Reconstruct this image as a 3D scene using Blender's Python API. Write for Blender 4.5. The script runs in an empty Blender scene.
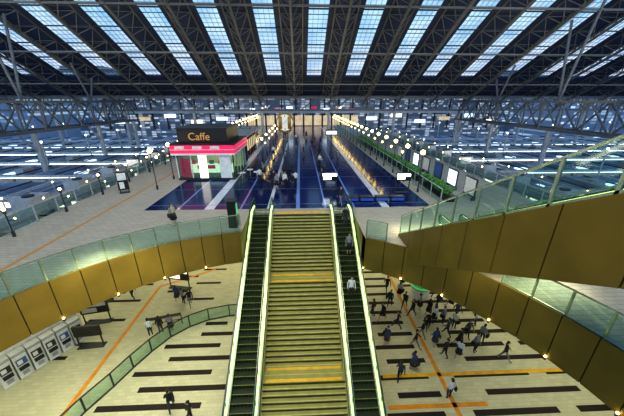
import bpy, math, random
from mathutils import Vector, Matrix
from mathutils.geometry import tessellate_polygon
random.seed(7)
S=bpy.context.scene
COL=S.collection
S.view_settings.view_transform='Standard'
try: S.view_settings.look='Medium High Contrast'
except Exception: pass

# ------------------------------------------------------------ materials
MATS={}
def mat(name,col,rough=.5,metal=0.,emis=None,es=0.,var=.15,scale=3.,spec=.5):
    if name in MATS: return MATS[name]
    m=bpy.data.materials.new(name); m.use_nodes=True
    nt=m.node_tree; b=nt.nodes['Principled BSDF']
    tc=nt.nodes.new('ShaderNodeTexCoord'); nz=nt.nodes.new('ShaderNodeTexNoise')
    nz.inputs['Scale'].default_value=scale; nz.inputs['Detail'].default_value=3
    nt.links.new(tc.outputs['Object'],nz.inputs['Vector'])
    r=nt.nodes.new('ShaderNodeValToRGB')
    r.color_ramp.elements[0].position=.3; r.color_ramp.elements[1].position=.7
    r.color_ramp.elements[0].color=(*[c*(1-var) for c in col],1)
    r.color_ramp.elements[1].color=(*[min(1,c*(1+var)) for c in col],1)
    nt.links.new(nz.outputs['Fac'],r.inputs['Fac'])
    nt.links.new(r.outputs['Color'],b.inputs['Base Color'])
    b.inputs['Roughness'].default_value=rough; b.inputs['Metallic'].default_value=metal
    b.inputs['Specular IOR Level'].default_value=spec
    if emis:
        b.inputs['Emission Color'].default_value=(*emis,1); b.inputs['Emission Strength'].default_value=es
    MATS[name]=m; return m
def glassmat(name,tint=(.8,.95,.9),fac=.12,rough=.05,gcol=(.8,.95,.9)):
    m=bpy.data.materials.new(name); m.use_nodes=True; nt=m.node_tree; nt.nodes.clear()
    o=nt.nodes.new('ShaderNodeOutputMaterial'); t=nt.nodes.new('ShaderNodeBsdfTransparent')
    g=nt.nodes.new('ShaderNodeBsdfGlossy'); x=nt.nodes.new('ShaderNodeMixShader')
    t.inputs[0].default_value=(*tint,1); g.inputs['Color'].default_value=(*gcol,1); g.inputs['Roughness'].default_value=rough
    x.inputs[0].default_value=fac
    nt.links.new(t.outputs[0],x.inputs[1]); nt.links.new(g.outputs[0],x.inputs[2]); nt.links.new(x.outputs[0],o.inputs[0])
    return m
GLASS=glassmat('railing_glass',(.58,.78,.72),.08)
def skymat():
    m=bpy.data.materials.new('skylight_glass'); m.use_nodes=True; nt=m.node_tree; nt.nodes.clear()
    o=nt.nodes.new('ShaderNodeOutputMaterial'); t=nt.nodes.new('ShaderNodeBsdfTransparent')
    tc=nt.nodes.new('ShaderNodeTexCoord'); nz=nt.nodes.new('ShaderNodeTexNoise'); nz.inputs['Scale'].default_value=.25
    r=nt.nodes.new('ShaderNodeValToRGB'); r.color_ramp.elements[0].position=.35; r.color_ramp.elements[1].position=.65
    r.color_ramp.elements[0].color=(.6,.75,.88,1); r.color_ramp.elements[1].color=(1,1,1,1)
    nt.links.new(tc.outputs['Object'],nz.inputs['Vector']); nt.links.new(nz.outputs['Fac'],r.inputs['Fac'])
    nt.links.new(r.outputs['Color'],t.inputs[0]); nt.links.new(t.outputs[0],o.inputs[0]); return m
SKYG=skymat()
STEEL=mat('roof_steel',(.14,.14,.13),.5,.1)
GIRD=mat('girder_steel',(.13,.145,.17),.5,.1)
STEELD=mat('dark_steel',(.035,.04,.05),.5,.2)
STEELL=mat('light_steel',(.40,.43,.48),.4,.2)
ROOFM=mat('roof_deck',(.022,.035,.08),.7)
FRAME=mat('skylight_frame',(.3,.4,.5),.5)
WHITE=mat('white_paint',(.75,.76,.78),.4)
BLACK=mat('black_panel',(.012,.012,.015),.35)
GOLD=mat('gold_cladding',(.145,.100,.018),.45,.1,var=.25,scale=.45,spec=.3)
SEAM=mat('cladding_seam',(.012,.008,.003),.6)
HAND=mat('handrail_rubber',(.03,.04,.035),.35)
CHROME=mat('rail_metal',(.44,.52,.40),.25,.7)
GLOWG=mat('balustrade_light',(.8,.9,.6),.4,0,(.80,1.0,.22),1.7)
GLOWW=mat('lamp_warm',(1,.9,.6),.4,0,(1,.72,.22),14)
GLOWC=mat('lamp_cool',(1,1,1),.4,0,(.75,.88,1),4)
SLOT=mat('canopy_light',(1,1,1),.4,0,(.65,.85,1),1.3,var=.3)
PINK=mat('pink_sign',(.8,.02,.12),.4,0,(1,.02,.14),.45)
SHOP=mat('shop_glow',(1,.95,.85),.4,0,(1,.88,.65),1.4,var=.3)
SHOPD=mat('shopfront_dim',(.3,.28,.25),.4,0,(1,.75,.4),.5,var=.6,scale=.6)
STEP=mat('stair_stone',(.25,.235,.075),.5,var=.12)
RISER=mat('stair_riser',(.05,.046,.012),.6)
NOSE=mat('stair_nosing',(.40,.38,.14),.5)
TACT=mat('tactile_yellow',(.62,.36,.015),.6)
ORANGE=mat('tactile_orange',(.60,.24,.015),.6)
ESTEP=mat('escalator_step',(.015,.022,.012),.5,.3)
ELINE=mat('escalator_step_edge',(.13,.16,.04),.5)
SOFF=mat('soffit_panel',(.10,.07,.035),.5)
CONC=mat('concrete',(.25,.26,.29),.7)
DARKF=mat('dark_inlay',(.022,.016,.018),.6,spec=.2)

def N(nt,t,**k):
    n=nt.nodes.new(t)
    for a,b in k.items(): setattr(n,a,b)
    return n
def mth(nt,op,a,b=None):
    n=N(nt,'ShaderNodeMath',operation=op)
    for i,v in enumerate((a,b)):
        if v is None: continue
        if isinstance(v,(int,float)): n.inputs[i].default_value=v
        else: nt.links.new(v,n.inputs[i])
    return n.outputs[0]
def plazamat():
    m=bpy.data.materials.new('plaza_tiles'); m.use_nodes=True; nt=m.node_tree; b=nt.nodes['Principled BSDF']
    tc=N(nt,'ShaderNodeTexCoord'); sp=N(nt,'ShaderNodeSeparateXYZ'); nt.links.new(tc.outputs['Object'],sp.inputs[0])
    X,Y=sp.outputs[0],sp.outputs[1]
    f=mth(nt,'DIVIDE',mth(nt,'ADD',X,20),42)
    r=N(nt,'ShaderNodeValToRGB'); cr=r.color_ramp; cr.interpolation='CONSTANT'
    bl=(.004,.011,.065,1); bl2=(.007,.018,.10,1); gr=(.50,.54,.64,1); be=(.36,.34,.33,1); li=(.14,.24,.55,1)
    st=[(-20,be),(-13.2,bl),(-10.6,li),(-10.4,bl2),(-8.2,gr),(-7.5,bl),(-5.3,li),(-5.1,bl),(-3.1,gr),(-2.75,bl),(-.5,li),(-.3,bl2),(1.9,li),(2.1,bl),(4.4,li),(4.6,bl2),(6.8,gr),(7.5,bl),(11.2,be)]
    cr.elements[0].position=0; cr.elements[0].color=st[0][1]
    cr.elements.remove(cr.elements[1])
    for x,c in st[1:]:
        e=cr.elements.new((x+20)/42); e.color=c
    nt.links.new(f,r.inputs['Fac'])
    fr=mth(nt,'FRACT',mth(nt,'DIVIDE',Y,4.6)); ln=mth(nt,'LESS_THAN',fr,.035)
    mx=N(nt,'ShaderNodeMixRGB'); nt.links.new(mth(nt,'MULTIPLY',ln,.6),mx.inputs[0]); nt.links.new(r.outputs[0],mx.inputs[1]); mx.inputs[2].default_value=(.10,.16,.36,1)
    br=N(nt,'ShaderNodeTexBrick'); br.inputs['Scale'].default_value=.9; nt.links.new(tc.outputs['Object'],br.inputs['Vector'])
    br.inputs['Color1'].default_value=(.37,.35,.31,1); br.inputs['Color2'].default_value=(.32,.30,.27,1); br.inputs['Mortar'].default_value=(.2,.18,.16,1); br.inputs['Mortar Size'].default_value=.012
    m2=N(nt,'ShaderNodeMixRGB'); zone=mth(nt,'GREATER_THAN',Y,22.0)
    zx=mth(nt,'MULTIPLY',mth(nt,'GREATER_THAN',X,-13.2),mth(nt,'LESS_THAN',X,11.2))
    zone=mth(nt,'MULTIPLY',zone,zx)
    og=mth(nt,'MULTIPLY',mth(nt,'GREATER_THAN',X,-16.3),mth(nt,'LESS_THAN',X,-16.05))
    m3=N(nt,'ShaderNodeMixRGB'); nt.links.new(og,m3.inputs[0]); nt.links.new(br.outputs[0],m3.inputs[1]); m3.inputs[2].default_value=(.4,.2,.05,1)
    nt.links.new(zone,m2.inputs[0]); nt.links.new(m3.outputs[0],m2.inputs[1]); nt.links.new(mx.outputs[0],m2.inputs[2])
    nt.links.new(m2.outputs[0],b.inputs['Base Color'])
    rr=mth(nt,'SUBTRACT',.6,mth(nt,'MULTIPLY',zone,.46)); nt.links.new(rr,b.inputs['Roughness'])
    b.inputs['Specular IOR Level'].default_value=.28
    return m
PLAZA=plazamat()
def concoursemat():
    m=bpy.data.materials.new('concourse_tiles'); m.use_nodes=True; nt=m.node_tree; b=nt.nodes['Principled BSDF']
    tc=N(nt,'ShaderNodeTexCoord'); br=N(nt,'ShaderNodeTexBrick'); br.inputs['Scale'].default_value=1.1
    br.inputs['Color1'].default_value=(.52,.52,.38,1); br.inputs['Color2'].default_value=(.44,.44,.32,1); br.inputs['Mortar'].default_value=(.34,.34,.24,1); br.inputs['Mortar Size'].default_value=.008
    nt.links.new(tc.outputs['Object'],br.inputs['Vector']); nt.links.new(br.outputs[0],b.inputs['Base Color']); b.inputs['Roughness'].default_value=.4
    return m
CONCF=concoursemat()
def windowmat(name,base,glow,es,sc=1.,frac=.5):
    m=bpy.data.materials.new(name); m.use_nodes=True; nt=m.node_tree; b=nt.nodes['Principled BSDF']
    tc=N(nt,'ShaderNodeTexCoord'); br=N(nt,'ShaderNodeTexBrick'); br.offset=0; br.inputs['Scale'].default_value=sc
    mp=N(nt,'ShaderNodeMapping'); mp.inputs['Rotation'].default_value=(math.pi/2,0,0)
    nt.links.new(tc.outputs['Object'],mp.inputs[0]); nt.links.new(mp.outputs[0],br.inputs['Vector'])
    br.inputs['Color1'].default_value=(0,0,0,1); br.inputs['Color2'].default_value=(1,1,1,1); br.inputs['Mortar'].default_value=(0,0,0,1)
    br.inputs['Mortar Size'].default_value=.06; br.inputs['Brick Width'].default_value=.9; br.inputs['Row Height'].default_value=.4
    r=N(nt,'ShaderNodeValToRGB'); r.color_ramp.elements[0].position=1-frac; r.color_ramp.elements[0].color=(0,0,0,1); r.color_ramp.elements[1].position=min(1,1-frac+.5); r.color_ramp.elements[1].color=(*glow,1)
    nt.links.new(br.outputs[0],r.inputs[0]); nt.links.new(r.outputs[0],b.inputs['Emission Color']); b.inputs['Emission Strength'].default_value=es
    b.inputs['Base Color'].default_value=(*base,1); b.inputs['Roughness'].default_value=.4
    return m
BW1=windowmat('facade_windows',(.14,.18,.26),(.65,.75,.85),.6,.5,.6)
BW2=windowmat('city_windows',(.22,.30,.45),(.6,.85,1),.7,.35,.5)

# ------------------------------------------------------------ mesh builder
class B:
    def __init__(s): s.v=[]; s.f=[]; s.m=[]; s.ml=[]
    def mi(s,m):
        if m not in s.ml: s.ml.append(m)
        return s.ml.index(m)
    def add(s,vs,fs,m):
        o=len(s.v); s.v+= [tuple(v) for v in vs]; k=s.mi(m)
        for f in fs: s.f.append(tuple(o+i for i in f)); s.m.append(k)
    def box(s,a,b,m):
        x0,y0,z0=[min(p,q) for p,q in zip(a,b)]; x1,y1,z1=[max(p,q) for p,q in zip(a,b)]
        s.add([(x0,y0,z0),(x1,y0,z0),(x1,y1,z0),(x0,y1,z0),(x0,y0,z1),(x1,y0,z1),(x1,y1,z1),(x0,y1,z1)],
              [(0,3,2,1),(4,5,6,7),(0,1,5,4),(1,2,6,5),(2,3,7,6),(3,0,4,7)],m)
    def beam(s,p,q,w,h,m):
        p=Vector(p); q=Vector(q); d=(q-p).normalized()
        sd=d.cross(Vector((0,0,1)))
        if sd.length<1e-3: sd=Vector((1,0,0))
        sd.normalize(); up=sd.cross(d).normalized()
        a=sd*w/2; c=up*h/2
        s.add([p-a-c,p+a-c,p+a+c,p-a+c,q-a-c,q+a-c,q+a+c,q-a+c],[(0,1,2,3),(7,6,5,4),(0,4,5,1),(1,5,6,2),(2,6,7,3),(3,7,4,0)],m)
    def cyl(s,p,q,r,m,n=12,r2=None):
        p=Vector(p); q=Vector(q); d=(q-p).normalized(); r2=r if r2 is None else r2
        a=d.cross(Vector((0,0,1)))
        if a.length<1e-3: a=Vector((1,0,0))
        a.normalize(); c=d.cross(a)
        vs=[p+(a*math.cos(t)+c*math.sin(t))*r for t in [2*math.pi*i/n for i in range(n)]]+[q+(a*math.cos(t)+c*math.sin(t))*r2 for t in [2*math.pi*i/n for i in range(n)]]
        fs=[(i,(i+1)%n,n+(i+1)%n,n+i) for i in range(n)]+[tuple(range(n-1,-1,-1)),tuple(range(n,2*n))]
        s.add(vs,fs,m)
    def sph(s,c,r,m,sc=(1,1,1),u=10,v=7,zmin=-1.):
        vs=[];fs=[]
        for j in range(v+1):
            t=math.pi*j/v
            for i in range(u):
                p=2*math.pi*i/u
                vs.append((c[0]+r*sc[0]*math.sin(t)*math.cos(p),c[1]+r*sc[1]*math.sin(t)*math.sin(p),c[2]+r*sc[2]*max(zmin,math.cos(t))))
        for j in range(v):
            for i in range(u): fs.append((j*u+i,(j+1)*u+i,(j+1)*u+(i+1)%u,j*u+(i+1)%u))
        s.add(vs,fs,m)
    def quad(s,a,b,c,d,m): s.add([a,b,c,d],[(0,1,2,3)],m)
    def prismx(s,pts,x0,x1,m):
        n=len(pts); vs=[(x0,y,z) for y,z in pts]+[(x1,y,z) for y,z in pts]
        s.add(vs,[tuple(range(n)),tuple(range(2*n-1,n-1,-1))]+[(i,n+i,n+(i+1)%n,(i+1)%n) for i in range(n)],m)
    def mesh(s,name):
        me=bpy.data.meshes.new(name); me.from_pydata(s.v,[],s.f)
        for m in s.ml: me.materials.append(m)
        me.polygons.foreach_set('material_index',s.m); me.update(); return me
    def obj(s,name,parent=None,loc=(0,0,0),rot=0,bevel=0):
        o=bpy.data.objects.new(name,s.mesh(name)); COL.objects.link(o); o.location=loc; o.rotation_euler=(0,0,rot)
        if parent: o.parent=parent
        if bevel:
            k=o.modifiers.new('bevel','BEVEL'); k.width=bevel; k.segments=2; k.limit_method='ANGLE'
        return o
def empty(name,loc=(0,0,0)):
    e=bpy.data.objects.new(name,None); COL.objects.link(e); e.location=loc; return e

# ------------------------------------------------------------ camera
cam=bpy.data.objects.new('camera',bpy.data.cameras.new('camera')); COL.objects.link(cam)
cam.data.lens=16; cam.data.sensor_width=36; cam.data.clip_end=2000
cam.location=(0,0,8.5); cam.rotation_euler=(math.radians(90-21.1),0,math.radians(-2.31)); S.camera=cam

# ------------------------------------------------------------ floors
CX,CY,R=-1.8,4.0,13.6
ZL=-8.5
def poly_slab(b,pts,z,m,flip=False):
    tr=tessellate_polygon([[Vector((x,y,0)) for x,y in pts]])
    vs=[(x,y,z) for x,y in pts]; fs=[]
    for t in tr:
        a,c,d=[Vector(vs[i]) for i in t]
        n=(c-a).cross(d-a).z
        t=tuple(t)
        if (n<0)!=flip: t=t[::-1]
        fs.append(t)
    b.add(vs,fs,m)
XL,XR=-20.,21.
def arc_y(x): return CY+math.sqrt(R*R-(x-CX)**2)
SW=4.2
aL=math.atan2(arc_y(-SW)-CY,-SW-CX); aR=math.atan2(arc_y(SW)-CY,SW-CX)
arc=[]
a0=aR; a1=aL-2*math.pi; NA=60
for i in range(NA+1):
    a=a0+(a1-a0)*i/NA; arc.append((CX+R*math.cos(a),CY+R*math.sin(a)))
outline=[(-SW,20.7),(XL,20.7),(XL,-13),(XR,-13),(XR,20.7),(SW,20.7)]+arc
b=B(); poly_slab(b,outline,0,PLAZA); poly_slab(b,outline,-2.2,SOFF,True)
b.box((XL,20.7,-2.2),(XR,106,-.005),SOFF); b.quad((XL,20.7,0),(XR,20.7,0),(XR,106,0),(XL,106,0),PLAZA)
b.box((XL-.05,-13,-2.2),(XL,20.7,0),CONC); b.box((XR,-13,-2.2),(XR+.05,20.7,0),CONC)
b.obj('floor_plaza')
b=B()
def inset(p,d):
    v=Vector((CX-p[0],CY-p[1])); v.normalize(); return (p[0]+v.x*d,p[1]+v.y*d)
for i in range(NA):
    p,q=arc[i],arc[i+1]
    e=.018
    p2=(p[0]+(q[0]-p[0])*e,p[1]+(q[1]-p[1])*e); q2=(q[0]+(p[0]-q[0])*e,q[1]+(p[1]-q[1])*e)
    k=.09
    pi_,qi=inset(p2,k),inset(q2,k)
    za,zb=-2.25,.12
    b.add([(*p2,za),(*q2,za),(*q2,zb),(*p2,zb),(*pi_,za),(*qi,za),(*qi,zb),(*pi_,zb)],[(4,5,6,7),(3,2,1,0),(0,1,5,4),(3,7,6,2),(0,4,7,3),(1,2,6,5)],GOLD)
    pi_,qi=inset(p,.03),inset(q,.03)
    b.quad((*pi_,-2.24),(*qi,-2.24),(*qi,.1),(*pi_,.1),SEAM)
    if i%2==0:
        c=inset(p,.16); b.cyl((*c,-2.3),(*c,-2.18),.06,STEELD,8); b.sph((*c,-2.14),.05,GLOWW,u=8,v=5)
for x in (SW,-SW):
    s=1 if x>0 else -1
    b.box((x,17.,-2.25),(x-.04*s,20.7,.02),GOLD)
b.box((-SW,20.64,-2.25),(SW,20.7,-.3),SOFF)
b.obj('plaza_edge_fascia')
def railing(name,pts,h=1.3,post=1,rail=CHROME,lampmat=None,base=.1):
    b=B()
    for i,p in enumerate(pts):
        p=Vector(p)
        if i%post==0:
            b.beam(p,p+Vector((0,0,h)),.06,.09,rail)
            if lampmat: b.sph(p+Vector((0,0,h+.12)),.1,lampmat,u=8,v=5)
        if i<len(pts)-1:
            q=Vector(pts[i+1]); u=Vector((0,0,1))
            b.beam(p+u*h,q+u*h,.08,.06,rail)
            b.beam(p+u*(base*.5),q+u*(base*.5),.06,base,rail)
            e=(q-p)*.03
            b.quad(p+e+u*(base+.02),q-e+u*(base+.02),q-e+u*(h-.08),p+e+u*(h-.08),GLASS)
    return b.obj(name)
ins=[inset(p,-.15) for p in arc]
hf=NA//2
railing('glass_railing',[(x,y,0.) for x,y in ins[hf:]])
rp=[(x,y,0.) for x,y in ins[:hf+1]]
railing('glass_railing',[p for p in rp if p[0]<6.3 and p[1]>10])
railing('glass_railing',[p for p in rp if not(p[0]<6.3 and p[1]>10) and p[1]<12.2])
railing('glass_railing',[(-20+.1,y,0) for y in range(-12,105,2)],h=1.3,rail=STEELL)
railing('glass_railing',[(XR-.1,y,0) for y in range(-12,105,2)],h=1.3,rail=STEELL)

# lower concourse
b=B(); b.box((-21,-20,ZL-.4),(24,40,ZL-.002),CONC); b.quad((-21,-20,ZL),(24,-20,ZL),(24,40,ZL),(-21,40,ZL),CONCF); b.obj('floor_concourse')
b=B()
z=ZL+.006
def st(x0,x1,y,w=.36): b.box((x0,y-w/2,ZL),(x1,y+w/2,z),DARKF)
def lx(y):
    P=[(9,-13.6),(11.4,-12.8),(12.9,-12.1),(15.5,-11),(17.8,-9.1),(18.9,-6.4)]
    for (y0,x0),(y1,x1) in zip(P,P[1:]):
        if y0<=y<=y1: return x0+(x1-x0)*(y-y0)/(y1-y0)
    return None
y=9.3; k=0
while y<18.6:
    l=lx(y)
    if l is not None:
        b_=l+.4
        if k%2==0: st(b_,-6.2,y)
        else: st(b_+1.4,-4.8,y)
    y+=1.1; k+=1
y=8.; k=0
while y<27:
    if k%2==0: st(4.8,8.2,y); st(9.9,15.0,y); st(16.2,20,y)
    else: st(5.8,8.5,y); st(11.4,17.4,y); st(18.3,22,y)
    y+=1.2; k+=1
y=15.2;k=0
while y<28:
    if k%2==0: st(-19.5,-16.8,y,.3); st(-12.9,-10.8,y,.3) if y>20 else None
    else: st(-17.8,-14.8,y,.3); st(-10.6,-8.2,y,.3) if y>20 else None
    y+=1.2;k+=1
b.obj('floor_inlay_stripes')
b=B()
def tl(p,q,w=.26,m=ORANGE): b.beam((p[0],p[1],ZL+.008),(q[0],q[1],ZL+.008),w,.012,m)
tl((-14,8),(-14,23.2)); tl((-14,23.2),(-9.4,26)); tl((9,8),(9,24)); tl((5.2,12.9),(18.5,12.9),.26,TACT); tl((5,10.9),(11,10.9)); tl((9,24),(13,27))
b.obj('tactile_paving')
b=B(); b.box((-21.3,-20,ZL),(-21,40,-2.2),WHITE); b.obj('wall_west')
b=B(); b.box((24,-20,ZL),(24.3,40,-2.2),CONC); b.obj('wall_east')
b=B(); b.box((-21,40,ZL),(24,40.3,-2.2),CONC)
for i in range(9): b.box((-20+i*4.9,39.9,ZL+.3),(-16+i*4.9,40,ZL+3.6),SHOP)
b.obj('wall_north')
P=[(9,-13.6),(10.2,-13.25),(11.4,-12.8),(12.9,-12.1),(14.2,-11.6),(15.5,-11),(16.8,-10.2),(17.8,-9.1),(18.5,-7.8),(18.9,-6.2),(19,-4.6)]
railing('glass_railing',[(x,y,ZL) for y,x in P],h=1.15,rail=STEELD)

BH=mat('blue_header',(.05,.12,.35),.4)
for i in range(6):
    b=B()
    b.box((0,-.34,0),(.5,.34,1.8),WHITE); b.box((.5,-.26,1.0),(.53,.26,1.5),[STEELD,BH,BLACK][i%3]); b.box((.5,-.24,.65),(.6,.24,.9),BLACK); b.box((.5,-.16,.2),(.51,.16,.5),STEELL)
    b.box((0,-.36,1.8),(.55,.36,2.0),STEELL)
    b.box((.52,-.2,1.1),(.54,.05,1.4),WHITE)
    b.obj('ticket_machine',loc=(-19.1+i*.37,13.5+i*.68,ZL),rot=-.49,bevel=.02)
b=B(); b.box((-.15,0,0),(0,5.4,2.5),WHITE); b.box((-.2,-.1,2.5),(.1,5.5,2.65),STEELL); b.obj('ticket_partition',loc=(-19.7,12.8,ZL),rot=-.49)
def board(loc,w,h,rot=0,lit=WHITE,name='information_board',zb=1.):
    b=B(); b.beam((-w/2+.1,0,0),(-w/2+.1,0,zb+h),.08,.08,STEELD); b.beam((w/2-.1,0,0),(w/2-.1,0,zb+h),.08,.08,STEELD)
    b.box((-w/2,-.08,zb),(w/2,.08,zb+h),BLACK); b.box((-w/2+.08,-.1,zb+h*.55),(w/2-.08,.1,zb+h-.1),lit)
    b.box((-w/2+.15,-.1,zb+.15),(w/2*.2,.1,zb+h*.45),lit)
    b.box((-w/2,-.25,0),(w/2,.25,.06),STEELD)
    return b.obj(name,loc=loc,rot=rot,bevel=.01)
board((-16.8,18.6,ZL),2.0,1.2,.2,STEELL); board((-15.7,16.2,ZL),1.8,.9,.1,BLACK); board((-11.9,22.9,ZL),2.2,1.4,-.2,SHOP)
board((-18,21,ZL),1.6,1.6,.6,WHITE)
board((14.8,22.4,ZL),2.6,1.4,.1,SHOP); board((17.8,18.8,ZL),2.,1.2,-.2,STEELL)
b=B()
for i in range(4): b.beam((i*.8,0,0),(i*.8,0,1.0),.06,.06,STEELD)
b.beam((0,0,1.),(2.4,0,1.),.3,.06,BLACK); b.beam((0,0,.5),(2.4,0,.5),.04,.04,STEELD); b.obj('leaning_rail',loc=(-12.2,17.6,ZL),rot=.25)
b=B(); b.cyl((0,0,0),(0,0,1.1),.8,WHITE,20); b.cyl((0,0,1.1),(0,0,1.2),.95,mat('green_counter',(.1,.5,.2),.4),20); b.cyl((0,0,1.2),(0,0,2.2),.7,GLASS,20); b.cyl((0,0,2.2),(0,0,2.5),.95,SHOP,20); b.cyl((0,0,1.2),(0,0,2.2),.08,STEELL,8)
b.obj('round_information_kiosk',loc=(10.9,20.9,ZL))
for x,y in ((-17.5,29),(-7,32),(10,31),(18,28)):
    b=B(); b.cyl((0,0,0),(0,0,6.3),.45,WHITE,20); b.cyl((0,0,0),(0,0,.3),.52,STEELD,20); b.cyl((0,0,6.0),(0,0,6.3),.55,STEELD,20); b.obj('concourse_column',loc=(x,y,ZL))

# ------------------------------------------------------------ central staircase
b=B(); y=20.7; z=0
rise=2.9
for fl in range(3):
    ns=17 if fl<2 else 16; tr=(4.0)/17; rz=rise/17 if fl<2 else (8.5-5.8)/16
    for i in range(ns):
        z-=rz
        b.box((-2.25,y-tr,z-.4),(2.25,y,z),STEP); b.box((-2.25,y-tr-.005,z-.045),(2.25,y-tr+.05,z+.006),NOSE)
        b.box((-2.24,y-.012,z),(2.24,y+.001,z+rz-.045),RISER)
        y-=tr
    if fl<2:
        b.box((-2.25,y-1.0,z-.4),(2.25,y,z),STEP)
        b.box((-2.1,y-.97,z),(2.1,y-.78,z+.008),TACT); b.box((-2.1,y-.25,z),(2.1,y-.08,z+.008),TACT); b.box((-2.2,y-.55,z),(2.2,y-.5,z+.006),NOSE)
        y-=1.0
yb=y
b.prismx([(20.63,-1.1),(20.63,-1.6),(yb+2.0,ZL),(yb+1.2,ZL)],-2.25,2.25,SOFF)
for xx in (-2.27,2.27): b.prismx([(20.63,.1),(20.63,-1.6),(yb+2.0,ZL),(yb,ZL),(yb,ZL+.3)],xx-.03,xx+.03,STEP)
b.box((-2.1,20.85,0),(2.1,21.2,.008),TACT)
b.obj('staircase')

# ------------------------------------------------------------ escalators
def escalator(name,x0,x1,lo,hi,gl=GLOWG):
    b=B(); (ya,za),(yb_,zb)=lo,hi; d=1 if yb_>ya else -1
    L=abs(yb_-ya); E=1.3
    path=[(ya-d*E,za),(ya,za),(yb_,zb),(yb_+d*E,zb)]
    xa,xb=x0+.02,x1-.02
    prof=[(yb_,zb+.25),(ya,za+.25),(ya-d*.1,za+.0),(ya+d*1.1,za),(yb_,zb-.95)]
    b.prismx(prof,xa,xa+.3,CHROME); b.prismx(prof,xb-.3,xb,CHROME)
    b.prismx([(yb_,zb-.25),(ya+d*.3,za+.0),(ya+d*1.1,za),(yb_,zb-.95)],xa,xb,SOFF)
    sx0,sx1=x0+.34,x1-.34
    n=int((zb-za)/.2)
    for i in range(n):
        z=za+(i+1)*(zb-za)/n-.02; y0=ya+d*L*i/n; y1=ya+d*L*(i+1)/n
        b.box((sx0,y0,z-.24),(sx1,y1,z),ESTEP); b.box((sx0,y0-d*.004,z-.02),(sx1,y0+d*.03,z+.004),ELINE)
        for g in range(6):
            gx=sx0+(sx1-sx0)*(g+.5)/6; b.box((gx-.01,y0,z-.2),(gx+.01,y0-d*.006,z-.03),ELINE)
    for y0,z0,s in ((ya,za,-1),(yb_,zb,1)):
        b.box((sx0,y0,z0-.0),(sx1,y0+s*d*E,z0+.015),CHROME); b.box((sx0,y0+s*d*.5,z0+.015),(sx1,y0+s*d*.6,z0+.02),TACT)
        for xx in (xa,xb-.3): b.box((xx,y0,z0),(xx+.3,y0+s*d*E,z0+.25),CHROME)
    for xx in (x0+.17,x1-.17):
        H=.98
        for (p,q) in zip(path,path[1:]):
            b.quad((xx,p[0],p[1]+.25),(xx,q[0],q[1]+.25),(xx,q[0],q[1]+H-.04),(xx,p[0],p[1]+H-.04),GLASS)
            b.beam((xx,p[0],p[1]+.27),(xx,q[0],q[1]+.27),.12,.05,gl)
            b.beam((xx,p[0],p[1]+H-.05),(xx,q[0],q[1]+H-.05),.035,.035,gl)
            b.beam((xx,p[0],p[1]+H),(xx,q[0],q[1]+H),.075,.05,HAND)
        for i in range(1,12):
            yy=ya+(yb_-ya)*i/12; zz=za+(zb-za)*i/12; b.box((xx-.02,yy-.02,zz+.25),(xx+.02,yy+.02,zz+H-.05),CHROME)
        for (yy,zz,s) in ((path[0][0],za,-1),(path[3][0],zb,1)):
            pr=None
            for i in range(9):
                t=math.pi*i/8; c=(xx,yy+s*d*.36*math.sin(t),zz+.62+.36*math.cos(t))
                if pr: b.beam(pr,c,.09,.05,HAND)
                pr=c
            b.box((xx-.02,yy,zz+.0),(xx+.02,yy+s*d*.25,zz+.9),GLASS)
    return b.obj(name)
escalator('escalator',-4.15,-2.3,(6,ZL),(20.7,0)); escalator('escalator',2.3,4.15,(6,ZL),(20.7,0))

# ------------------------------------------------------------ rising stair at right
sl=.5773; Y0=16.6; Y1=1.0; ZT=(Y0-Y1)*sl
root=empty('upper_staircase')
b=B()
npan=9
for i in range(npan):
    ya=Y0-(Y0-Y1)*i/npan-.02; yb2=Y0-(Y0-Y1)*(i+1)/npan+.02
    za=(Y0-ya)*sl; zb=(Y0-yb2)*sl
    lo=lambda z:max(z-2.1,-2.2)
    for xx in (6.5,11.7):
        b.prismx([(ya,lo(za)),(yb2,lo(zb)),(yb2,zb+.12),(ya,za+.12)],xx,xx+.12,GOLD)
b.prismx([(Y0,-2.1),(Y1,ZT-2.1),(Y1,ZT),(Y0,0.)],6.62,6.66,SEAM)
b.prismx([(Y0+.1,-2.15),(Y1,ZT-2.1),(Y1,ZT-.45),(Y0,-.5)],6.66,11.7,SOFF)
b.obj('side_cladding',root)
b=B(); n=54
for i in range(n):
    y0=Y0-(Y0-Y1)*i/n; y1=Y0-(Y0-Y1)*(i+1)/n; z=(i+1)*ZT/n
    b.box((6.66,y0,z-.45),(9.6,y1,z),CONC); b.box((6.7,y0,z-.03),(9.58,y0-.03,z+.004),WHITE)
b.obj('steps',root)
for xx in (6.6,11.8):
    o=railing('rail',[(xx,Y0-(Y0-Y1)*i/11,(Y0-(Y0-(Y0-Y1)*i/11))*sl+.1) for i in range(12)],h=1.35,rail=CHROME); o.parent=root
b=B(); b.box((6.5,-7,ZT-.5),(13,Y1,ZT),CONC); b.box((6.4,-7,ZT-2.1),(6.5,Y1,ZT+.1),GOLD); b.obj('landing',root)
escalator('escalator',9.75,11.6,(Y0-.2,0.0),(Y1,ZT-.02))

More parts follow.
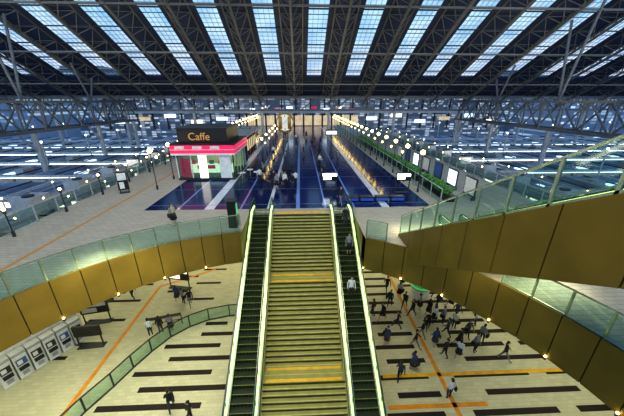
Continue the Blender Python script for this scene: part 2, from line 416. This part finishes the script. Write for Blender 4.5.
# ------------------------------------------------------------ roof
def zr(y): return 48.8-.49*y
YA,YB,YS=12.,80.,71.5
root=empty('ceiling')
b=B(); sg=B(); fr=B()
OFF=3.3; P_=9.1; hw=1.75
for k in range(-10,11):
    xc=OFF+k*P_
    x0,x1=xc+hw,xc+P_-hw
    b.prismx([(YA,zr(YA)),(YB,zr(YB)),(YB,zr(YB)+.35),(YA,zr(YA)+.35)],x0,x1,ROOFM)
    b.prismx([(YS,zr(YS)),(YB,zr(YB)),(YB,zr(YB)+.35),(YS,zr(YS)+.35)],xc-hw,xc+hw,ROOFM)
    sg.quad((xc-hw,YA,zr(YA)+.3),(xc+hw,YA,zr(YA)+.3),(xc+hw,YS,zr(YS)+.3),(xc-hw,YS,zr(YS)+.3),SKYG)
    yy=36.; j=0
    while yy<YS:
        fr.beam((xc-hw,yy,zr(yy)+.2),(xc+hw,yy,zr(yy)+.2),.07 if j%4 else .2,.08,FRAME if j%4 else STEELD); yy+=.95; j+=1
    for dx in (-hw,-hw/2,0,hw/2,hw):
        fr.beam((xc+dx,30,zr(30)+.2),(xc+dx,YS,zr(YS)+.2),.06 if abs(dx)<hw else .22,.1,FRAME if abs(dx)<hw else STEELD)
b.obj('roof_deck_panels',root); sg.obj('skylight_panes',root); fr.obj('skylight_frames',root)
b=B()
for k in range(-10,11):
    xt=OFF+k*P_+P_/2
    y=32.; st_=3.2
    h=2.4
    b.beam((xt,30,zr(30)-h),(xt,YB,zr(YB)-h),.34,.34,STEEL)
    for s in (-1.9,1.9): b.beam((xt+s,30,zr(30)-.15),(xt+s,YB,zr(YB)-.15),.22,.22,STEEL)
    while y<YB-.1:
        y2=min(y+st_,YB); ym=(y+y2)/2
        for s in (-1.9,1.9):
            b.beam((xt+s,y,zr(y)-.15),(xt,ym,zr(ym)-h),.12,.12,STEEL); b.beam((xt,ym,zr(ym)-h),(xt+s,y2,zr(y2)-.15),.12,.12,STEEL)
        b.beam((xt-1.9,y,zr(y)-.15),(xt+1.9,y,zr(y)-.15),.1,.1,STEEL)
        y=y2
b.obj('roof_trusses',root)
b=B(); y=34.
while y<YB:
    b.beam((-92,y,zr(y)-.12),(98,y,zr(y)-.12),.14,.2,STEELD); y+=3.9
for y in (50,60,70,76):
    b.beam((-92,y,zr(y)-2.4),(98,y,zr(y)-2.4),.25,.28,STEEL)
b.obj('roof_purlins',root)
def truss(b,p,q,h,w,m,step):
    p=Vector(p); q=Vector(q); L=(q-p).length; d=(q-p)/L; sd=Vector((-d.y,d.x,0)); u=Vector((0,0,h)); n=max(1,round(L/step))
    for s in (-w/2,w/2):
        a=p+sd*s; c=q+sd*s
        b.beam(a,c,.42,.42,m); b.beam(a+u,c+u,.42,.42,m)
        for i in range(n):
            e=a+d*L*i/n; f=a+d*L*(i+1)/n
            b.beam(e,e+u,.2,.2,m)
            if i%2: b.beam(e,f+u,.22,.22,m)
            else: b.beam(e+u,f,.22,.22,m)
    for i in range(n+1):
        e=p+d*L*i/n
        b.beam(e-sd*w/2,e+sd*w/2,.15,.15,m); b.beam(e-sd*w/2+u,e+sd*w/2+u,.15,.15,m)
        if i<n: f=p+d*L*(i+1)/n; b.beam(e-sd*w/2,f+sd*w/2,.12,.12,m)
b=B()
truss(b,(-95,YB,6.2),(100,YB,6.2),3.4,3,GIRD,4.5)
b.obj('cross_girder',root)
for x in (-45,45):
    b=B(); truss(b,(x,26,3.8),(x,YB,3.8),4.6,3.2,GIRD,4.2)
    for y in (34,50,66,YB):
        b.cyl((x,y,-9),(x,y,3.8),.45,STEELL,14); b.cyl((x,y,0),(x,y-3,3.8),.22,STEELL,10)
        b.cyl((x,y,8.4),(x,y+2,zr(y+2)-2.4),.2,GIRD,8) ; b.cyl((x,y,8.4),(x,y-3,zr(y-3)-2.4),.2,GIRD,8)
    b.obj('side_girder',root)
b=B()
for k in range(-5,6):
    x=OFF+P_/2+k*18.2
    zb=0 if abs(x)<22 else -9
    b.cyl((x,YB,zb),(x,YB,6.2),.4,STEELL,14)
b.obj('roof_columns',root)

# ------------------------------------------------------------ far building
b=B(); b.box((-70,106,-9),(75,118,15),BW1)
for i in range(28):
    x=-68+i*5.1; b.box((x,105.6,-1),(x+.5,106.1,13),STEELD)
b.box((-70,105.2,4.4),(75,106,5.2),STEELL); b.box((-20,105.4,.2),(21,105.95,3.6),SHOPD)
for i in range(12): b.box((-19.5+i*3.4,105.3,0),(-18.9+i*3.4,105.5,4.4),STEELD)
for i in range(9): b.box((-18+i*4.4,105.1,5.4+(i%2)*.6),(-16+i*4.4,105.3,6.0+(i%2)*.6),[GLOWC,SHOP,PINK][i%3])
for i in range(16): b.box((-66+i*9,105.1,1+(i%3)),(-62+i*9,105.3,2.2+(i%3)),[SLOT,SHOPD,SLOT,SHOP][i%4]) if abs(-64+i*9)>23 else None
b.obj('station_building')
def bld(x,y,w,d,h,m):
    b=B(); b.box((-w/2,-d/2,-9),(w/2,d/2,h),m); b.box((-w/2-.4,-d/2-.4,h),(w/2+.4,d/2+.4,h+1),CONC); b.box((-w/4,-d/4,h+1),(w/4,d/4,h+3.5),CONC)
    for i in range(4): b.box((-w/2+w*i/4-.2,-d/2-.3,-9),(-w/2+w*i/4+.2,-d/2,h),CONC)
    b.obj('city_building',loc=(x,y,0))
for a in [(-110,118,30,20,9),(-145,105,26,24,16),(-150,70,20,24,7),(-190,140,40,30,26),(-100,150,36,20,20),(115,118,34,20,10),(150,100,28,22,15),(158,66,20,26,6),(110,150,30,20,19),(200,140,40,30,24),(-165,40,20,22,8),(170,30,20,30,9)]:
    bld(*a,BW2)

# ------------------------------------------------------------ tracks, platforms
GR=mat('track_ballast',(.035,.04,.06),.9)
b=B(); b.box((-260,-60,-9.4),(260,260,-9.1),GR); b.obj('ground')
CAN=mat('canopy_roof',(.15,.21,.34),.4,var=.5,scale=.35); CANE=mat('canopy_edge',(.42,.48,.56),.5); TR=mat('train_body',(.5,.55,.62),.3,.3)
for side in (-1,1):
    xa,xb=(-32,-130) if side<0 else (33,130)
    for i,y in enumerate((16,27,38,49,60,71,82,93)):
        b=B()
        lo,hi=min(xa,xb),max(xa,xb)
        b.box((lo,y-2.8,-9.1),(hi,y+2.8,-8),CONC); b.box((lo,y-2.7,-8),(hi,y-2.4,-7.98),TACT); b.box((lo,y+2.4,-8),(hi,y+2.7,-7.98),TACT)
        for s in (-1,1):
            b.add([(lo,y,-3.6),(hi,y,-3.6),(hi,y+s*3.4,-3.0),(lo,y+s*3.4,-3.0),(lo,y,-3.35),(hi,y,-3.35),(hi,y+s*3.4,-2.75),(lo,y+s*3.4,-2.75)],[(0,1,2,3),(4,5,6,7),(2,3,7,6),(0,3,7,4),(1,2,6,5)],CAN)
            b.box((lo,y+s*3.4,-3.1),(hi,y+s*3.5,-2.7),CANE)
            b.box((lo,y+s*1.8-.1,-3.6),(hi,y+s*1.8+.1,-3.5),GLOWC)
        x=lo; j=0
        while x<hi-1:
            b.cyl((x+1,y,-8),(x+1,y,-3.5),.18,STEELL,8)
            b.box((x,y-3.4,-2.72),(x+.15,y+3.4,-2.55),STEELD); b.box((x+3,y-3.4,-2.72),(x+3.15,y+3.4,-2.55),CANE)
            if (i+j)%2==0: b.box((x+.8,y-.5,-3.3),(x+2.6,y+.5,-3.05),SLOT)
            if j%3==1: b.box((x+3.6,y-1,-3.3),(x+5,y+1,-2.3),STEELL)
            x+=6; j+=1
        for xx in (xa+side*14,xa+side*44,xa+side*74):
            b.beam((xx,y+3,-3),(xx,y+3,1.5),.18,.18,STEELL); b.beam((xx,y+3,1.3),(xx,y+9,1.3),.12,.12,STEELL); b.sph((xx,y+3,1.7),.2,GLOWC,u=8,v=5)
        b.obj('platform_canopy')
        if i in (0,2,3,5):
            t=B(); yy=y+5.5
            for c in range(4):
                x=(xa+side*2)+side*c*20.5; l2,h2=min(x,x+side*20),max(x,x+side*20)
                t.box((l2,yy-1.4,-8.3),(h2,yy+1.4,-5.2),TR); t.box((l2+.3,yy-1.1,-5.2),(h2-.3,yy+1.1,-4.9),STEELL)
                t.box((l2+.5,yy-1.42,-7),(h2-.5,yy+1.42,-6.1),SHOP); t.box((l2,yy-1.43,-7.5),(h2,yy+1.43,-7.35),ORANGE); t.box((l2+1,yy-1.,-9.1),(h2-1,yy+1.,-8.3),STEELD)
                for w in range(5): t.box((l2+1+w*4,yy-1.44,-8),(l2+2.2+w*4,yy+1.44,-6),STEELL)
                for w in range(3): t.box((l2+2+w*6,yy-.8,-4.9),(l2+5+w*6,yy+.8,-4.6),STEELL)
            t.obj('train')
for x in (-27.5,28.5):
    b=B(); b.box((x-2,18,-1.9),(x+2,100,-1.6),CONC)
    for s in (-2,2):
        b.beam((x+s,18,-.6),(x+s,100,-.6),.08,.08,STEELL); b.beam((x+s,18,-1.1),(x+s,100,-1.1),.05,.05,STEELL)
        for i in range(28): b.beam((x+s,18+i*3,-1.6),(x+s,18+i*3,-.6),.06,.06,STEELL); b.sph((x+s,18+i*3,-.45),.09,GLOWW,u=6,v=4) if i%2 else None
    for i in range(10): b.cyl((x,21+i*8.5,-9.1),(x,21+i*8.5,-1.9),.3,STEELL,10)
    for i in range(12): b.box((x-1,20+i*6.6,-1.6),(x+.8,22.5+i*6.6,-.5),STEELL); b.cyl((x,21+i*6.6,-.5),(x,21+i*6.6,-.35),.5,STEELD,12)
    b.obj('service_walkway')

# ------------------------------------------------------------ plaza furniture
root=empty('cafe_kiosk',(-10.9,35,0))
b=B()
b.box((-3.1,-3.5,0),(3.3,3.5,.25),STEELD)
b.box((-3.1,-1.5,.25),(-2.9,3.5,2.9),WHITE); b.box((-2.9,3.3,.25),(3.2,3.5,2.9),WHITE)
for x in (-3.1,-1.5,.1,1.7,3.2): b.box((x,-3.5,.25),(x+.1,-3.4,2.9),WHITE)
for y in (-3.5,-1.75,0,1.75,3.4): b.box((3.2,y,.25),(3.3,y+.1,2.9),WHITE)
b.box((-3.,-3.46,.25),(3.2,-3.44,2.9),GLASS); b.box((3.24,-3.4,.25),(3.26,3.4,2.9),GLASS)
b.box((-2.6,-1.0,.25),(2.6,-.4,1.3),SHOP); b.box((-2.8,2.6,.25),(2.8,3.1,2.6),SHOPD); b.box((-1,-3,1.2),(1,-2.9,1.6),PINK); b.box((-2.8,-3.3,.3),(-1.7,-3.1,2.4),PINK)
b.box((1.8,-3.6,.25),(3.0,-3.5,2.9),WHITE); b.box((-.6,-3.6,.25),(.3,-3.5,2.9),SHOP)
for i in range(5): b.box((-2.5+i*1.1,-.9,1.3),(-2.0+i*1.1,-.5,1.7),[PINK,WHITE,STEELL][i%3])
b.obj('shop_body',root)
b=B(); b.box((-3.4,-3.9,2.9),(3.6,3.8,3.1),WHITE); b.box((-3.4,-3.9,3.1),(3.6,3.8,4.0),PINK); b.box((-3.45,-3.95,4.0),(3.65,3.85,4.12),BLACK); b.box((-3.45,-3.95,3.48),(3.65,3.85,3.54),WHITE)
for i in range(3): b.box((-2.8+i*1.9,-3.97,3.6),(-1.8+i*1.9,-3.95,3.9),WHITE)
b.obj('sign_band',root)
b=B(); b.box((-2.9,-2.6,4.12),(2.6,3.4,5.6),BLACK); b.box((-3.0,-2.7,5.6),(2.7,3.5,5.75),STEELD); b.obj('roof_box',root,bevel=.03)
tx=bpy.data.curves.new('lettering','FONT'); tx.body='Caffe'; tx.size=1.15; tx.extrude=.03; tx.materials.append(mat('orange_letters',(.5,.28,.1),.5,0,(1,.45,.1),.25))
to=bpy.data.objects.new('lettering',tx); COL.objects.link(to); to.parent=root; to.location=(-1.7,-2.68,4.4); to.rotation_euler=(math.pi/2,0,0)
b=B()
for x,y in ((0,0),(1.6,.4),(.6,1.6)):
    b.cyl((x,y,0),(x,y,.72),.04,STEELL,8); b.cyl((x,y,.72),(x,y,.76),.4,WHITE,16); b.cyl((x,y,0),(x,y,.03),.25,STEELD,12)
b.obj('cafe_tables',loc=(-6.8,31.8,0))
b=B(); b.box((-2,-5,0),(2,5,3),BLACK); b.box((2,-4.8,.6),(2.03,4.8,2.4),SHOPD); b.box((-2.2,-5.2,3),(2.3,5.2,3.25),STEELL)
for i in range(6): b.box((2.0,-5+i*1.96,0),(2.1,-4.8+i*1.96,3),STEELD)
b.obj('glass_shelter',loc=(-11,52,0))
for i in range(7):
    b=B(); b.box((-.05,-.9,.3),(.05,.9,2.0),STEELD); b.box((-.07,-.8,.45),(-.05,.8,1.9),[WHITE,SLOT,BH][i%3]); b.box((-.2,-.8,0),(.2,-.7,.3),STEELD); b.box((-.2,.7,0),(.2,.8,.3),STEELD)
    b.obj('poster_panel',loc=(15.6,24+i*3.2,0))

GOLDM=mat('clock_gold',(.30,.17,.03),.45,0.,var=.05)
b=B()
b.box((-.6,-.6,0),(.6,.6,.5),STEELD)
for x in (-.28,.28):
    for y in (-.28,.28): b.beam((x,y,.5),(x,y,5.1),.1,.1,STEELD)
for z in (1.2,2.4,3.6,4.6):
    for s in (-.28,.28): b.beam((-.28,s,z),(.28,s,z),.08,.08,STEELD); b.beam((s,-.28,z),(s,.28,z),.08,.08,STEELD)
b.box((-.5,-.5,4.8),(.5,.5,4.9),GOLDM)
FACE=mat('clock_face',(.42,.42,.40),.5,0,(1,.98,.9),.38,var=.02)
for a in range(4):
    M=Matrix.Rotation(a*math.pi/2,3,'Z')
    f=lambda p:M@Vector(p)
    b.cyl(f((0,-.35,6)),f((0,-.78,6)),1.1,GOLDM,32); b.cyl(f((0,-.78,6)),f((0,-.81,6)),.95,FACE,32)
    for h in range(12):
        t=h*math.pi/6; b.beam(f((.68*math.sin(t),-.82,6+.68*math.cos(t))),f((.86*math.sin(t),-.82,6+.86*math.cos(t))),.08,.02,BLACK)
    b.beam(f((0,-.84,6)),f((.28,-.84,6.45)),.13,.02,BLACK); b.beam(f((0,-.84,6)),f((-.68,-.84,5.75)),.1,.02,BLACK)
b.cyl((0,0,4.9),(0,0,6.9),.33,GOLDM,12)
b.obj('clock_tower',loc=(-1.9,36.6,0))

def lamp(x,y,h=3.9,s=1,r=.22):
    b=B(); b.cyl((0,0,0),(0,0,.4),.1,STEELD,10); b.cyl((0,0,.4),(0,0,h-.2),.045,STEELD,8); b.cyl((0,0,h-.25),(0,0,h-.1),.1,STEELD,10)
    b.sph((0,0,h+.05),r,GLOWW,u=10,v=7); b.beam((0,0,h-.7),(.5*s,0,h-.7),.04,.04,STEELD); b.sph((.5*s,0,h-.58),r*.55,GLOWW,u=8,v=5)
    b.obj('lamp_post',loc=(x,y,0))
for i in range(19):
    lamp(-14.8,28+i*4,3.9,1); lamp(11.6,26+i*4,3.9,-1)
for i in range(7): lamp(-19.3,13+i*4.5,1.9,1,.10)
for i in range(8): lamp(-6.0,44+i*6,3.0,1,.18)
railing('glass_railing',[(12.2,22.5+i*2,0) for i in range(38)],h=1.4,rail=STEELL)
railing('glass_railing',[(-15.6,38+i*2,0) for i in range(28)],h=1.2,rail=STEELL)
LEAF=mat('hedge_leaf',(.06,.20,.04),.8,var=.5,scale=9)
for yy in (25,32,39,46,53,60):
    b=B(); b.box((-.4,-3,0),(.4,3,.6),BLACK)
    for i in range(110): b.sph((random.uniform(-.35,.35),random.uniform(-2.9,2.9),random.uniform(.6,1.25)),random.uniform(.12,.22),LEAF,u=6,v=4)
    b.obj('hedge_planter',loc=(13.4,yy+1,0))
BLU=mat('blue_panel',(.03,.08,.4),.3,0,(.05,.15,.9),.12)
for x in (3.6,5.0,6.4,7.8):
    b=B(); b.box((-.6,-.3,.08),(.6,.3,.42),BLACK); b.box((-.58,-.31,.12),(.58,-.3,.36),BLU); b.box((-.5,-.25,0),(-.4,.25,.08),STEELD); b.box((.4,-.25,0),(.5,.25,.08),STEELD); b.box((-.62,-.32,.42),(.62,.32,.47),STEELD)
    b.obj('bench',loc=(x+.9,23.6,0),bevel=.01)
board((2.9,27.3,0),1.6,.9,0,GLOWC,'illuminated_sign',.9); board((10.,26,0),1.5,.8,0,GLOWC,'illuminated_sign',1.2); board((-17.5,27,0),.9,1.8,.5,WHITE,'illuminated_sign',.3)
b=B(); b.box((-.3,-.3,0),(.3,.3,2.0),BLACK); b.box((-.32,-.2,1.0),(.32,.2,1.8),mat('green_screen',(.05,.3,.12),.4,0,(.1,.8,.3),.5)); b.box((-.35,-.35,2.),(.35,.35,2.08),STEELD); b.obj('information_pillar',loc=(-4.9,18.5,0),bevel=.02)
b=B(); b.cyl((0,0,0),(0,0,4.2),.08,BLACK,10); b.box((-.9,-.1,3.6),(.9,.1,4.4),BLACK); b.box((-.8,-.11,3.7),(.8,-.1,4.2),SLOT); b.cyl((0,0,0),(0,0,.1),.3,BLACK,12); b.obj('direction_sign',loc=(4.8,44,0))

# ------------------------------------------------------------ people
SKIN=mat('skin',(.55,.33,.22),.6); HAIR=mat('hair',(.015,.011,.01),.5)
CL=[mat('cloth_'+str(i),c,.85) for i,c in enumerate([(.015,.015,.02),(.04,.045,.07),(.65,.65,.65),(.2,.2,.23),(.3,.04,.05),(.04,.06,.15),(.4,.36,.28),(.02,.02,.025)])]
SHOE=mat('shoe_leather',(.02,.015,.012),.4)
def body(pose):
    V=[];E=[];Rr=[];roots=[]
    def a(p,r,par=None):
        V.append(p); Rr.append(r if isinstance(r,tuple) else (r,r)); i=len(V)-1
        if par is None: roots.append(i)
        else: E.append((par,i))
        return i
    sw={'walk':.22,'stand':.02,'walk2':.14}[pose]; arm=sw*1.1
    pe=a((0,0,.95),(.155,.11)); sp=a((0,.01,1.12),(.135,.1),pe); ch=a((0,0,1.3),(.165,.115),sp); nb=a((0,-.01,1.43),(.075,.07),ch); nt_=a((0,.01,1.52),.052,nb)
    for s in (-1,1):
        f=s
        sh=a((s*.175,-.01,1.37),.062,ch); el=a((s*.235,-arm*.35*f-.03,1.1),.046,sh); wr=a((s*.235,-arm*f*1.1+.06,.88),.03,el); pa=a((s*.235,-arm*f*1.25+.08,.80),(.022,.035),wr)
        px,py,pz=V[pa]
        for g in range(4):
            dy=(g-1.5)*.021; L=(.06,.075,.07,.052)[g]
            q=a((px,py+dy,pz-.02),.009); q=a((px-s*.004,py+dy+.004,pz-.02-L*.6),.0085,q); a((px-s*.018,py+dy+.01,pz-.02-L),.007,q)
        q=a((px-s*.01,py+.03,pz+.01),.011); q=a((px-s*.02,py+.055,pz-.02),.009,q); a((px-s*.025,py+.062,pz-.045),.008,q)
        hp=a((s*.09,0,.86),(.095,.1),pe)
        yf=sw*f
        kn=a((s*.1,yf*.75+(.06 if f<0 else .03),.5),.064,hp); an=a((s*.1,yf*1.6,.09 if f>0 else .09+sw*.3),.042,kn); a((s*.105,yf*1.6+.15,.045),(.04,.03),an)
    me=bpy.data.meshes.new('t'); me.from_pydata(V,E,[]); o=bpy.data.objects.new('t',me); COL.objects.link(o)
    o.modifiers.new('s','SKIN'); k=o.modifiers.new('ss','SUBSURF'); k.levels=1; k.render_levels=1
    for i,d in enumerate(me.skin_vertices[0].data): d.radius=Rr[i]; d.use_root=(i in roots)
    dg=bpy.context.evaluated_depsgraph_get(); dg.update(); ev=o.evaluated_get(dg); m2=ev.to_mesh()
    vs=[tuple(v.co) for v in m2.vertices]; fs=[tuple(p.vertices) for p in m2.polygons]
    ev.to_mesh_clear(); bpy.data.objects.remove(o)
    return vs,fs
POSES={p:body(p) for p in ('walk','stand','walk2')}
def person_mesh(pose,top,bot,female=False,bag=None):
    vs,fs=POSES[pose]; b=B()
    for m in (top,bot,SKIN,SHOE,HAIR): b.mi(m)
    b.v=list(vs)
    for f in fs:
        c=[sum(vs[i][k] for i in f)/len(f) for k in range(3)]
        if c[2]>1.455: m=SKIN
        elif abs(c[0])>.19 and c[2]<.87: m=SKIN
        elif c[2]<.1: m=SHOE
        elif c[2]>.92 or abs(c[0])>.2: m=top
        else: m=bot
        if female and m==bot and c[2]<.45: m=SKIN
        b.f.append(f); b.m.append(b.mi(m))
    b.sph((0,.02,1.60),.1,SKIN,(.78,.95,1.18),12,9)
    b.sph((0,-.005,1.635),.108,HAIR,(.82,.98,1.0),12,9,zmin=-.15)
    b.sph((0,-.04,1.59),.09,HAIR,(.88,.8,1.3 if not female else 1.9),10,7)
    b.cyl((0,.11,1.62),(0,.135,1.585),.008,SKIN,6,.016)
    for s in (-1,1): b.sph((s*.032,.107,1.615),.01,HAIR,u=6,v=4); b.sph((s*.08,.01,1.60),.022,SKIN,(.4,.8,1.2),6,5)
    b.sph((0,.108,1.55),.02,mat('lips',(.4,.12,.1),.5),(1.1,.4,.3),6,4)
    if female: b.cyl((0,0,1.0),(0,0,.52),.16,bot,14,.25)
    if bag:
        b.box((.25,-.12,.72),(.36,.2,1.0),bag); b.beam((.3,-.08,1.0),(.16,-.02,1.43),.02,.03,bag); b.beam((.3,.14,1.0),(.16,.02,1.43),.02,.03,bag)
    me=b.mesh('person')
    for p in me.polygons: p.use_smooth=True
    return me
PM=[]
for i in range(12):
    PM.append(person_mesh(('walk','walk2','walk','stand')[i%4] ,CL[[0,7,2,3,0,5,1,2,7,1,0,6][i]],CL[[1,0,7,0,3,1,0,1,7,0,1,7][i]],i%3==2,CL[7] if i%2 else None))
ST=[person_mesh('stand',CL[c],CL[d],f,None) for c,d,f in ((0,1,False),(3,0,True),(2,7,False))]
cnt=0
def person(x,y,z,me=None,rot=None):
    global cnt
    me=me or PM[cnt%len(PM)]; cnt+=1
    o=bpy.data.objects.new('person',me); COL.objects.link(o); o.location=(x,y,z); o.rotation_euler=(0,0,random.uniform(0,6.28) if rot is None else rot)
for x,y in [(7.5,17),(9.9,16.8),(10.7,17.5),(11.4,17.4),(9.1,16),(9.7,15.2),(11.1,16.1),(12.0,16.8),(11.5,15.1),(12.6,15.9),(9.2,18.3),(10.1,19.0),(8.9,19.3),(10,14.2),(10.9,14.1),(12.4,14.6),(14,13.8),(7.35,13.3),(6.2,12.6),(8.8,11.3),(6.6,18),(5.9,18.5),(8,21.6),(8.9,20.7),(12.2,20.5),(11.8,19.2),(13,19.2),(13.4,15.4),(8.2,15.1),(6.2,15.5),(12.8,17.9),(13.9,17.0),(10.6,18.3),(7.7,19.6),(14.8,18.4),(9.8,22.4),
            (-7.8,11.3),(-6.4,10.6),(-17.3,10.8),(-10.7,20.6),(-10,20.4),(-11.4,21),(-15.6,21.5)]:
    person(x,y,ZL)
person(-11.1,17.2,ZL,ST[0],.25); person(-10.4,17.4,ZL,ST[1],.2); person(-11.8,17.0,ZL,ST[2],.3)
for i,(x,y) in enumerate([(-3.2,27.9),(-2.5,27.4),(-1.7,28.2),(-.9,27.6),(-2,28.9),(-.6,28.6),(-2.9,28.7),(-4.6,33.2),(-4.6,30.2)]): person(x,y,0,ST[i%3])
for x,y in [(2.6,38.4),(2.9,44),(3.3,50),(2.2,54),(-9.3,18.9),(3,60),(.5,47),(-4.5,46),(5.5,41),(3.4,22.6),(2.7,35),(4.1,58),(-1,64),(1.4,70)]: person(x,y,0)
for x,y,m in [(3.35,19.3,0),(3.1,14.6,2),(3.35,17.2,1)]:
    n=42; i=int((y-6)/14.7*n); person(x,6+14.7*(i+.5)/n,ZL+(i+1)*8.5/n-.02,ST[m],math.pi)

# ------------------------------------------------------------ lights & world
w=bpy.data.worlds.new('dusk_sky'); S.world=w; w.use_nodes=True; nt=w.node_tree; bg=nt.nodes['Background']
tc=N(nt,'ShaderNodeTexCoord'); sp=N(nt,'ShaderNodeSeparateXYZ'); nt.links.new(tc.outputs['Generated'],sp.inputs[0])
r=N(nt,'ShaderNodeValToRGB'); cr=r.color_ramp
cr.elements[0].position=0; cr.elements[0].color=(.85,.82,1,1); cr.elements[1].position=1; cr.elements[1].color=(.09,.24,.7,1)
e=cr.elements.new(.2); e.color=(.50,.78,1,1); e=cr.elements.new(.5); e.color=(.33,.66,1,1)
nz=N(nt,'ShaderNodeTexNoise'); nz.inputs['Scale'].default_value=4; nz.inputs['Detail'].default_value=5; nt.links.new(tc.outputs['Generated'],nz.inputs['Vector'])
mx=N(nt,'ShaderNodeMixRGB'); k=mth(nt,'MULTIPLY',mth(nt,'SUBTRACT',nz.outputs['Fac'],.4),1.2); k.node.use_clamp=True; nt.links.new(k,mx.inputs[0])
nt.links.new(sp.outputs[2],r.inputs['Fac']); nt.links.new(r.outputs[0],mx.inputs[1]); mx.inputs[2].default_value=(.75,.9,1,1)
nt.links.new(mx.outputs[0],bg.inputs[0]); bg.inputs[1].default_value=1.0
def area(name,loc,sx,sy,p,col,to=None):
    l=bpy.data.lights.new(name,'AREA'); l.shape='RECTANGLE'; l.size=sx; l.size_y=sy; l.energy=p; l.color=col
    o=bpy.data.objects.new(name,l); COL.objects.link(o); o.location=loc
    if to: o.rotation_euler=(Vector(to)-Vector(loc)).to_track_quat('-Z','Y').to_euler()
    return o
W=(1,.92,.55)
area('concourse_light',(10,14,.9),7,8,700,W); area('concourse_light',(-9,11,0.6),7,8,700,W)
area('concourse_light',(0,28,-2.4),36,8,1500,W); area('concourse_light',(-18,12,-2.4),3,20,500,W); area('concourse_light',(17,12,-2.4),6,20,600,W)
area('overhead_fill',(0,8,26),24,10,6500,(1,.88,.5)); area('overhead_fill',(-16,30,20),10,20,1100,(1,.9,.75)); area('overhead_fill',(12,36,20),10,20,800,(.85,.9,1))  # added overhead fill for plaza and stairs, no fixtures behind it
area('canopy_fill',(-62,14,24),16,10,5500,(.5,.75,1),(-70,55,-3)); area('canopy_fill',(66,14,24),16,10,5500,(.5,.75,1),(72,55,-3))  # added fill out of frame, brightens the platform canopies
for x in (-33,34): area('roof_fill',(x,40,1.5),6,30,3800,(1,.88,.62),(x*.6,55,24))  # added fill floating in mid-air, brightens the roof from below
area('roof_fill',(0,62,5.),20,10,1100,(1,.85,.55),(0,60,20))  # same added upward fill, over the middle of the plaza
